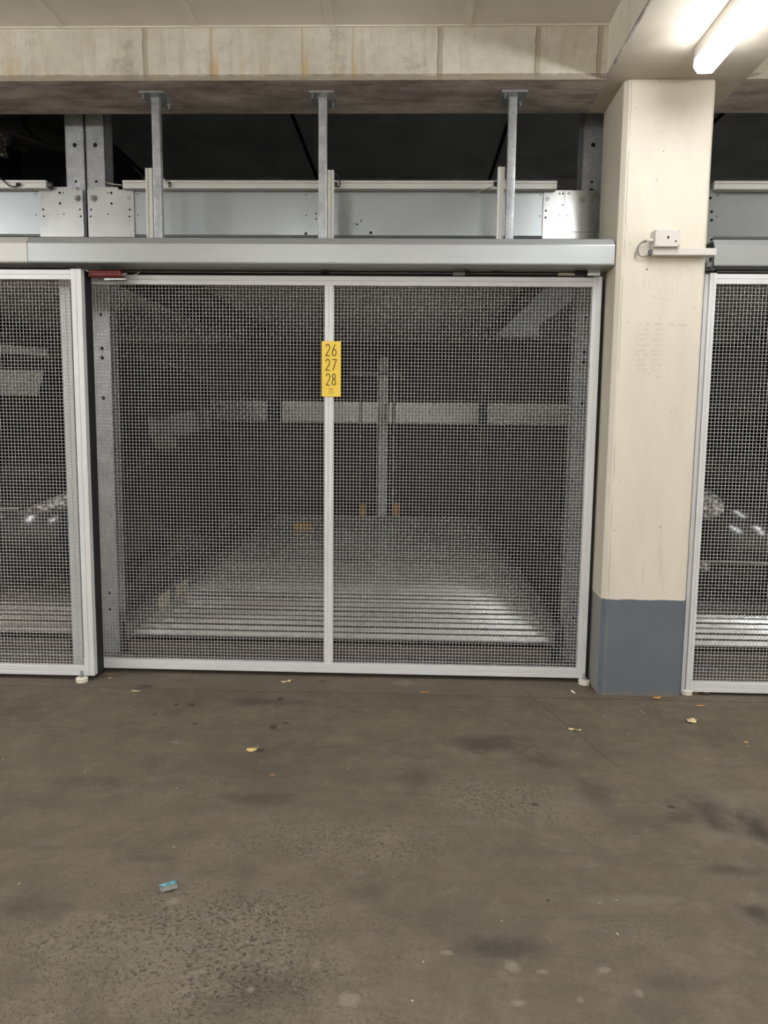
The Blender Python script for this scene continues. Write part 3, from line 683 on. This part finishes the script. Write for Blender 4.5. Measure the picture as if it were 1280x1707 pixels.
# rear frame
def rbeam(x0, x1, label):
    tag(MB().box(x0, x1, 9.68, 9.76, 1.345, 1.60).box(x0, x1, 9.67, 9.69, 1.345, 1.355).build('rear_beam', M['rear'], bevel=.003), label, 'beam', 'rear lift beams seen through the mesh')
rbeam(-4.3, -1.76, 'pale rear beam deep behind the left part of the middle gate')
rbeam(-1.60, .83, 'bright horizontal rear beam deep inside the middle bay')
rbeam(.93, 3.6, 'pale rear beam deep behind the right part of the middle gate')
for x, l in ((-1.72, 'dark rear corner post on the left of the middle bay'), (.87, 'dark rear corner post on the right of the middle bay')):
    tag(MB().box(x-.04, x+.04, 9.58, 9.66, -2, 2.3).build('rear_post', M['blackm']), l, 'post')
cyl_ = thing('lift_cylinder', (-.33, 9.62, .15), 'tall galvanised lift column standing at the rear of the middle bay', 'lift column')
MB().box(-.39, -.28, 9.58, 9.66, .1, 2.14).box(-.40, -.385, 9.575, 9.66, .1, 2.1).build('housing', M['galv'], cyl_, bevel=.004)
MB().cyl((-.21, 9.62, .1), .018, 'z', 2.0, 10).build('pipe', M['galv'], cyl_, smooth=True)
MB().cyl((-.62, 9.62, .1), .012, 'z', 2.1, 10).build('conduit', M['galvdark'], cyl_, smooth=True)
MB().box(-.75, -.09, 9.57, 9.61, 1.92, 1.96).box(-.14, -.08, 9.57, 9.61, 1.86, 1.95).build('crossbar', M['galvdark'], cyl_, bevel=.003)
lab(MB().box(-.22, -.12, 9.57, 9.64, .2, .36).build('orange_fitting', M['orange'], cyl_, bevel=.006), 'orange fitting')
lab(MB().box(-.62, -.54, 9.57, 9.64, .2, .34).build('orange_fitting', M['ochre'], cyl_, bevel=.006), 'ochre fitting')
p = atY(505, 885, 8.7)
tag(MB().prism(rrect(p.x-.10, p.x+.10, .133, .215, .012), 'y', 8.7, 8.82).build('wheel_chock', M['ochre'], bevel=.004), 'small ochre block at the far end of the middle platform', 'block')
m = MB().cyl((-2.74, 9.45, -1), .012, 'z', 3.2, 10)
tag(m.build('vertical_pipe', M['galv'], smooth=True), 'thin vertical pipe deep behind the left half of the middle gate', 'pipe')

# ------------------------------------------------------------------ cars
def build_car(cx, y0, zg, label, lampkind, roof=1.45, group='dark cars parked on the lift platforms'):
    hw = .88
    t = thing('parked_car', (cx, y0+2, zg), label, 'car', group)
    prof = [(.12, .20), (.02, .28), (-.01, .38), (.0, .50), (.015, .60), (.05, .70), (.11, .78), (.22, .84), (.5, .91), (.8, .96), (1.05, 1.0)]
    nwin = len(prof)-1
    prof += [(1.3, 1.0+(roof-1.0)*.42), (1.55, 1.0+(roof-1.0)*.78), (1.75, roof-.03), (2.1, roof+.02), (2.8, roof+.01), (3.4, roof-.06), (3.75, roof-.3), (3.95, 1.0), (4.15, .9), (4.2, .6), (4.15, .25)]
    us = [-1, -.985, -.94, -.85, -.7, -.5, -.25, 0, .25, .5, .7, .85, .94, .985, 1]
    def pt(u, y, z):
        cab = max(0, min(1, (z-1.0)/.45)) if y > 1.0 else 0
        w_ = hw*(1-.2*cab); k_ = max(0, 1-y/1.2)
        yy = y+.34*k_*abs(u)**2.6 if y < 1.3 else y+.10*(abs(u)**3)*(1 if y < 2.4 else -1)
        zz = z-(.10*abs(u)**6*(1 if z > .7 else .2))
        return (cx+u*w_, y0+yy, zg+zz)
    m = MB(); nu = len(us)
    vs = [pt(u, y, z) for (y, z) in prof for u in us]; fs = []; mi = []
    for i in range(len(prof)-1):
        for j in range(nu-1):
            fs.append((i*nu+j, i*nu+j+1, (i+1)*nu+j+1, (i+1)*nu+j)); glass = nwin <= i < nwin+3 and 2 <= j < nu-3
            mi.append(1 if glass else 0)
    m.v = vs; m.f = fs; m.mi = mi
    for s_ in (0, nu-1):         # flanks
        base = len(m.v); low = []
        for i, (y, z) in enumerate(prof): x, yy, _ = m.v[i*nu+s_]; low.append((cx+(hw*.99 if s_ else -hw*.99), yy, zg+.2))
        m.v += low
        for i in range(len(prof)-1): m.f.append((i*nu+s_, (i+1)*nu+s_, base+i+1, base+i)); m.mi.append(0)
    o = m.build('body', [M['paint'], M['glass']], t, smooth=True)
    def front(u, z):
        # surface y on the nose at lateral u, height z
        for (ya, za), (yb, zb) in zip(prof[:-1], prof[1:]):
            if za <= z <= zb: y = ya+(yb-ya)*(z-za)/(zb-za); break
        else: y = 0
        return pt(u, y, z)[1]
    def patch(name, poly, mat, off=.004, thick=.02, lens=False, label_=None):
        # poly: (u, z) outline; laid over the nose
        cu = sum(p[0] for p in poly)/len(poly); cz = sum(p[1] for p in poly)/len(poly); m = MB(); rings = []
        for k_, d in ((1.0, thick), (1.0, -off), (.8, -off*2.2), (.45, -off*3), (.0, -off*3.2)):
            rings.append([(cx+(cu+(p[0]-cu)*k_)*hw, front(cu+(p[0]-cu)*k_, cz+(p[1]-cz)*k_)+d, zg+cz+(p[1]-cz)*k_) for p in poly])
        n = len(poly); m.add([v for r in rings for v in r], [(i*n+j, i*n+(j+1) % n, (i+1)*n+(j+1) % n, (i+1)*n+j) for i in range(4) for j in range(n)])
        o_ = m.build(name, M[mat], t, smooth=True)
        if label_: lab(o_, label_)
        return o_
    for s_ in (-1, 1):
        if lampkind == 'swept': poly = [(s_*a, b_) for a, b_ in ((.40, .635), (.56, .70), (.72, .765), (.84, .79), (.87, .74), (.84, .68), (.72, .645), (.56, .632))]
        elif lampkind == 'block': poly = [(s_*a, b_) for a, b_ in ((.60, .60), (.60, .76), (.90, .79), (.92, .62))]
        else: poly = [(s_*(.82+.145*math.cos(a*PI/8)), .735+.095*math.sin(a*PI/8)) for a in range(16)]
        hl = patch('headlamp', poly, 'lampglint', .014); cu_ = sum(p[0] for p in poly)/len(poly); cz_ = sum(p[1] for p in poly)/len(poly); hl.name = 'headlamp'
        rim_ = patch('headlamp_rim', [(cu_+(p[0]-cu_)*1.07, cz_+(p[1]-cz_)*1.12) for p in poly], 'lamprim', .004)
        fogc = (s_*.80, .33)
        patch('fog_lamp', [(fogc[0]+.055*math.cos(a*PI/6), fogc[1]+.045*math.sin(a*PI/6)) for a in range(12)], 'lampglint', .006)
        xm = cx+s_*(hw+.05)
        MB().prism(rrect(xm-.1, xm+.1, zg+.98, zg+1.12, .04), 'y', y0+1.25, y0+1.33).build('side_mirror', M['paint'], t, bevel=.02, seg=3)
    patch('grille', [(-.38, .50), (-.42, .60), (.42, .60), (.38, .50)], 'blackm', .004)
    patch('lower_grille', [(-.6, .27), (-.62, .38), (.62, .38), (.6, .27)], 'blackm', .004)
    x0 = cx-.3; m = MB()
    if lampkind != 'oval': m.tube([(cx+u*.025*hw, front(u*.025, .655)-.008, zg+.655) for u in range(-16, 17)], .008); m.build('chrome_trim', M['chrome'], t, smooth=True)
    m = MB(); m.tube([(cx+u*.055*hw, front(u*.055, .39)-.006, zg+.39-.03*(abs(u)/15)**4) for u in range(-15, 16)], .009); m.build('bumper_strip', M['greyc'] if lampkind == 'oval' else M['paint'], t, smooth=True)  # pale grey on the oval-lamp car stands for light reflected along the bumper
    for sx_ in (-1, 1):
        for yy in (.85, 3.35):
            w_ = MB().cyl((cx+sx_*(hw-.2)-.1, y0+yy, zg+.32), .32, 'x', .2, 32).build('wheel', M['tyre'], t, smooth=True)
            r_ = MB().cyl((cx+sx_*(hw-.1)-.004*1, y0+yy, zg+.32), .2, 'x', .02, 20).build('rim', M['rim'], w_, smooth=True)
            r_.parent = w_; r_.matrix_parent_inverse = Matrix.Identity(4)
    return t, front, hw
M['lamprim'] = plain('headlamp_surround', (120, 120, 122), .2, .3)
k = NT('headlamp_painted_glint', .22, .25)
v = k.n('ShaderNodeTexVoronoi', {'Vector': k.tc, 'Scale': 34.})
k.color(k.mix(k.ramp(v.outputs[0], .1, .6), lin((250, 250, 252)), lin((120, 112, 108)))); k.bump(v.outputs[0], .6, .02); M['lampglint'] = k.m  # bright and dark cells paint lamp glints into the colour
ZP = .14
cl = build_car(-2.87, 4.86, ZP, 'black tall car parked behind the left mesh gate, swept clear headlamp', 'swept', 1.78)
cr = build_car(2.60, 4.86, ZP, 'black car parked behind the right mesh gate, oval clear headlamp', 'oval', 1.42)
cu = build_car(-3.46, 4.92, 2.44, 'dark car on the raised platform, headlamp at the upper left photo edge', 'block', 1.5)
# folded silver sunshade in the left car's windscreen, foil strip above for roof-edge reflection
ss = thing('sunshade', (-3.2, 5.95, 1.52), 'pleated silver sunshade standing in the windscreen of the left car, added strip above for the roof glint', 'sunshade')
pts = [(-3.6+i*.0137, 6.0-.012*(i % 2)) for i in range(61)]
sh = MB(); up = MB()
for i in range(60):
    (xa, ya), (xb, yb) = pts[i], pts[i+1]
    sh.add([(xa, ya-.22, 1.545), (xb, yb-.22, 1.545), (xb, yb-.10, 1.735), (xa, ya-.10, 1.735)], [(0, 1, 2, 3)])
    u = i/60.
    up.add([(xa, ya-.05, 1.90-.06*u), (xb, yb-.05, 1.90-.06*u), (xb, yb-.03, 1.965-.065*u), (xa, ya-.03, 1.965-.065*u)], [(0, 1, 2, 3)])  # foil strip standing in for the reflection on the roof's front edge
for b_, n_ in ((sh, 'lower_panel'), (up, 'roof_glint_panel')):
    o = b_.build(n_, M['foil'], ss); md = o.modifiers.new('solid', 'SOLIDIFY'); md.thickness = .002

# ------------------------------------------------------------------ things on the column
jb = thing('junction_box', (1.188, 3.90, 2.21), 'white square junction box mounted high on the cream column', 'junction box')
p0, p1 = atY(1091.5, 411, 3.835), atY(1135, 382.5, 3.835)
MB().box(p0.x-.002, p1.x-.004, 3.845, 3.90, p0.z-.002, p1.z+.002).build('back_box', M['white'], jb, bevel=.004, seg=2)
MB().box(p0.x, p1.x, 3.835, 3.847, p0.z, p1.z).build('lid', M['white'], jb, bevel=.003, seg=2)
m = MB(); q = atY(1114, 395.5, 3.834); m.box(q.x-.004, q.x+.004, 3.833, 3.8355, q.z-.006, q.z+.006); q = atY(1126.5, 402, 3.834); m.cyl((q.x, 3.833, q.z), .004, 'y', .002, 12)
m.build('keyhole', M['hole'], jb)
for sx_, sz_ in ((0, 0), (0, 1), (1, 0), (1, 1)):
    x = p0.x+.007+sx_*(p1.x-p0.x-.014); z = p0.z+.007+sz_*(p1.z-p0.z-.014)
    MB().cyl((x, 3.8335, z), .0028, 'y', .002, 10).build('lid_screw', M['galv'], jb)
g_ = atY(1087, 401, 3.87); MB().cyl((p0.x-.018, 3.87, g_.z), .010, 'x', .02, 14).cyl((p0.x-.03, 3.87, g_.z), .0075, 'x', .014, 12).build('cable_gland', M['white'], jb, smooth=True)
tr = thing('cable_trunking', (1.27, 3.88, 2.19), 'white horizontal cable trunking below the junction box on the column', 'trunking')
q0, q1 = atY(1084, 425, 3.855), atY(1195, 415, 3.855)
MB().box(q0.x+.012, q1.x, 3.855, 3.898, q0.z, q1.z+.004).build('duct', M['white'], tr, bevel=.002)
MB().box(q0.x, q0.x+.012, 3.866, 3.895, q0.z+.004, q1.z-.002).build('duct_end', M['galvdark'], tr)
for k_, dx in ((0, 0), (1, .006)):
    pts = [Vector(v) for v in ((p0.x-.028, 3.872+dx, g_.z+.002-dx), (p0.x-.055, 3.875, g_.z-.006), (p0.x-.073+dx, 3.878, g_.z-.035), (p0.x-.066+dx, 3.882, g_.z-.062), (p0.x-.045, 3.885, g_.z-.072), (q0.x+.004, 3.885, q0.z+.006+dx))]
    tag(MB().tube(smooth3(pts, 3), .0036).build('cable', M['greyc'], smooth=True), 'grey cables looping from the junction box into the white trunking', 'cable', 'cable loop at the junction box')
# sensor under the trunking end
se = thing('gate_sensor', (1.415, 3.92, 2.13), 'small grey sensor below the trunking end at the column right edge', 'sensor')
a, b_ = atY(1176, 446, 3.93), atY(1186, 436, 3.93)
MB().cyl((a.x, 3.93, (a.z+b_.z)/2), .013, 'x', .024, 14).build('sensor_body', M['galv'], se, smooth=True)
MB().box(a.x-.002, a.x+.045, 3.935, 3.945, a.z-.012, a.z-.004).box(a.x+.022, a.x+.028, 3.92, 3.95, a.z-.01, b_.z+.02).build('bracket', M['galvdark'], se)
# pencil writing and scratches on the column
m = MB(); rnd = random.Random(3)
rows = ['1N 30- 201/ 1R5m m0mm', '130- 501', '1330- 20//', '130- 201/', '1N30- 281', '1N32- 301/', '1N 30 2011', ' 52  25', ' 205  7/5', ' 215 27']
starts = [(1062, 541, 6.3), (1062, 549, 5.7), (1060, 557, 5.4), (1058, 566, 5.6), (1058, 575, 5.3), (1056, 584, 5.6), (1056, 591, 5.3), (1056, 600, 5.2), (1054, 608, 5.2), (1054, 617, 5.2)]
ks = 3.9/FPX
for txt, (px, py, adv) in zip(rows, starts):
    p = atY(px, py, 3.9); n = len(txt); h = 4.2*ks; cw = (80 if n > 15 else 46)/max(n, 8)*ks
    for i, ch in enumerate(txt):
        if ch in GL:
            for st in GL[ch]:
                ribbon(m, [(p.x+i*cw+(a*.8+b2*.45)*cw+rnd.uniform(-.0006, .0006), p.z-h/2+b2*h+rnd.uniform(-.0006, .0006)) for a, b2 in st], .0009, 3.8994, .0005)
tag(m.build('pencil_writing', M['pencil']), 'faint pencilled list of handwritten lines on the cream column face', 'writing')
m = MB()
def scr(pts, wd=.0011):
    ribbon(m, smooth_path([(atY(a, b2, 3.9).x, atY(a, b2, 3.9).z) for a, b2 in pts], it=2), wd, 3.8993, .0006)
scr([(1061, 442), (1056, 458), (1056, 480), (1064, 490)]); scr([(1073, 452), (1072, 470), (1076, 485), (1086, 494), (1104, 500), (1122, 501), (1140, 496), (1151, 486), (1154, 466), (1150, 450), (1140, 440)])
scr([(1080, 480), (1086, 462), (1091, 452)]); scr([(1092, 460), (1096, 478), (1101, 495)]); scr([(1080, 481), (1095, 480)]); scr([(1122, 498), (1122, 455), (1130, 452), (1137, 470)]); scr([(1128, 500), (1128, 460)])
tag(m.build('scratched_letters', M['pencilf']), 'faint large scratched letters above the pencilled list on the column', 'writing')
m = MB()
for px, py, r in ((1078, 449, .0035), (1050, 407, .002), (1045, 537, .002), (1100, 531, .0015), (1081, 623, .0018), (1136, 454, .0014), (1106, 252, .0022), (1060, 180, .0016), (1075, 162, .0015), (1102, 220, .0012)):
    p = atY(px, py, 3.9); m.cyl((p.x, 3.8985, p.z), r, 'y', .002, 10)
tag(m.build('drill_holes', M['hole']), 'small dark drill holes scattered over the cream column face', 'hole')

# ------------------------------------------------------------------ litter
def leafmesh(px, py, ln, wd, rot, mat, label, curl=.006, stem=True, cat='leaf', stemdir=None):
    p = atZ(px, py); t = thing('fallen_leaf', (p.x, p.y, 0), label, cat)
    m = MB(); n = 10; ca, sa = math.cos(rot), math.sin(rot); L = []; R_ = []; Mid = []
    def tr(a, b2, z): return (p.x+a*ca-b2*sa, p.y+a*sa+b2*ca, .0015+z)
    for i in range(n+1):
        u = i/n; w_ = wd/2*math.sin(PI*min(1, u*.97+.015))**.55
        z = curl*(2*u-1)**2; Mid.append(tr((u-.5)*ln, 0, z*.6)); L.append(tr((u-.5)*ln, w_, z+curl*.8)); R_.append(tr((u-.5)*ln, -w_, z+curl*.5))
    vs = L+Mid+R_; k_ = n+1
    m.add(vs, [(i, i+1, k_+i+1, k_+i) for i in range(n)]+[(k_+i, k_+i+1, 2*k_+i+1, 2*k_+i) for i in range(n)])
    o = m.build('leaf_blade', M[mat], t, smooth=True); s_ = o.modifiers.new('solid', 'SOLIDIFY'); s_.thickness = .0008
    if stem:
        e = Vector(Mid[-1]); d = Vector(stemdir) if stemdir else Vector((ca, sa, .1))
        MB().tube([e, e+d*.012, e+d*.022], .0009, 6).build('leaf_stem', M[mat], t)
leafmesh(419, 1251, .042, .036, .1, 'leaf', 'pale yellow leaf with upright stem lying on the open floor', .003, True, stemdir=(.2, .9, .35))
leafmesh(473, 1138.5, .026, .022, .1, 'leafp', 'folded pale leaf left of the number-sign mullion foot', .006)
leafmesh(481, 1137.5, .024, .020, 1.2, 'leafp', 'small curled leaf touching the folded leaf below the mullion', .006)
leafmesh(1095, 1165, .045, .028, .3, 'leafb', 'orange brown leaf at the foot of the blue-grey column base', .006)
leafmesh(1152, 1204, .048, .045, .5, 'leafp', 'pale crinkled leaf on the floor right of the column', .008)
leafmesh(952, 1217, .026, .02, -.2, 'leafp', 'tiny straw-coloured leaf scrap on the floor crack', .004)
leafmesh(966, 1218, .016, .012, .2, 'leafp', 'tiny leaf crumb just right of the scrap on the floor crack', .003, False)
leafmesh(1166, 1178, .045, .014, .0, 'leafb', 'dark narrow dry leaf below the right gate foot', .004, False)
leafmesh(1243, 1239, .022, .015, .4, 'leafb', 'small tan leaf scrap at the right edge of the floor', .004, False)
leafmesh(183, 1125, .05, .014, .1, 'leafb', 'flat tan leaf piece beside the black seal foot', .002, False)
leafmesh(183, 1131, .022, .008, .9, 'leafp', 'thin pale leaf sliver below the black seal foot', .003, False)
leafmesh(708, 1155, .06, .008, .3, 'leafb', 'thin brown twig-like leaf on the casting joint', .003, False)
leafmesh(454, 1293, .014, .010, 0, 'leafb', 'tiny orange leaf fragment below the yellow leaf', .002, False)
leafmesh(226, 1153, .048, .014, -.2, 'leafp', 'narrow whitish leaf on the joint line left of centre', .003, False)
leafmesh(1159, 1156, .03, .02, .2, 'leafp', 'pale leaf fragment right of the rightmost floor guide', .003, False)
leafmesh(1178, 1156.5, .024, .012, .2, 'leafp', 'pale leaf fragment below the bottom rail of the right gate', .003, False)
leafmesh(1029, 1558, .012, .003, 2.0, 'leafp', 'tiny pale splinter in the lower right floor area', .001, False)
p = atZ(955, 1154.5)
d = Vector((math.cos(1.9), math.sin(1.9), 0))
tag(MB().tube([p+Vector((0, 0, .004))-d*.016, p+Vector((0, 0, .004))+d*.016], .0042, 12).build('cigarette_stub', M['paper'], smooth=True), 'white cigarette stub on the floor left of the column foot', 'cigarette stub')
# blue wrapper
p = atZ(282, 1477)
wt = thing('candy_wrapper', (p.x, p.y, 0), 'crumpled blue and silver wrapper in the lower left floor', 'wrapper')
def wp(px, py, z=0.): v = atZ(px, py, z); return (v.x, v.y, v.z)
MB().add([wp(270, 1487, .002), wp(272, 1478, .013), wp(294, 1473, .012), wp(297, 1480, .003), wp(283, 1484, .008), wp(283, 1475, .015)], [(0, 1, 5, 4), (4, 5, 2, 3)]).add([wp(270, 1487, .003), wp(272, 1478, .014), wp(266, 1476, .008), wp(267, 1485, .001)], [(0, 1, 2, 3)]).build('clear_body', M['film'], wt).modifiers.new('s', 'SOLIDIFY').thickness = .0006
o = MB().add([wp(265, 1475, .012), wp(268, 1479, .013), wp(275, 1473, .019), wp(277, 1477, .015), wp(285, 1469, .022), wp(286, 1474, .016), wp(293, 1466, .018), wp(294, 1472, .013)], [(0, 1, 3, 2), (2, 3, 5, 4), (4, 5, 7, 6)]).build('foil_edge', M['blue'], wt); o.modifiers.new('s', 'SOLIDIFY').thickness = .0008
# pale grit scattered near the column
m = MB(); rnd = random.Random(11)
def grit(px, py, r):
    p = atZ(px, py); a = rnd.random()*6; v = []
    for i in range(5): v.append((p.x+r*math.cos(a+i*1.256)*rnd.uniform(.6, 1.2), p.y+r*math.sin(a+i*1.256)*rnd.uniform(.6, 1.2), 0.0))
    m.add(v+[(p.x, p.y, r*.9)], [(i, (i+1) % 5, 5) for i in range(5)])
for px, py in ((1007, 1192), (1073, 1174), (1086, 1176), (1068, 1185), (1074, 1188), (1064, 1170), (1087, 1185), (1060, 1186), (1105, 1188), (1048, 1223), (1105, 1232), (1190, 1224), (1248, 1243), (1135, 1120), (326, 1129), (217, 1177), (570, 1135), (581, 1136), (533, 1167), (75, 1183), (36, 1160), (5, 1266), (141, 1286), (294, 1314), (580, 1281), (1245, 1320), (500, 1410), (290, 1412), (32, 1473), (706, 1603), (687, 1668), (1000, 1505), (836, 1535), (1028, 1500)): grit(px, py, rnd.uniform(.0022, .0045))
for _ in range(160): grit(rnd.uniform(0, 1280), 1150+550*rnd.random()**1.3, rnd.uniform(.0008, .0018))
tag(m.build('grit', M['gritm']), 'pale specks of grit scattered over the whole floor', 'grit', kind='stuff')
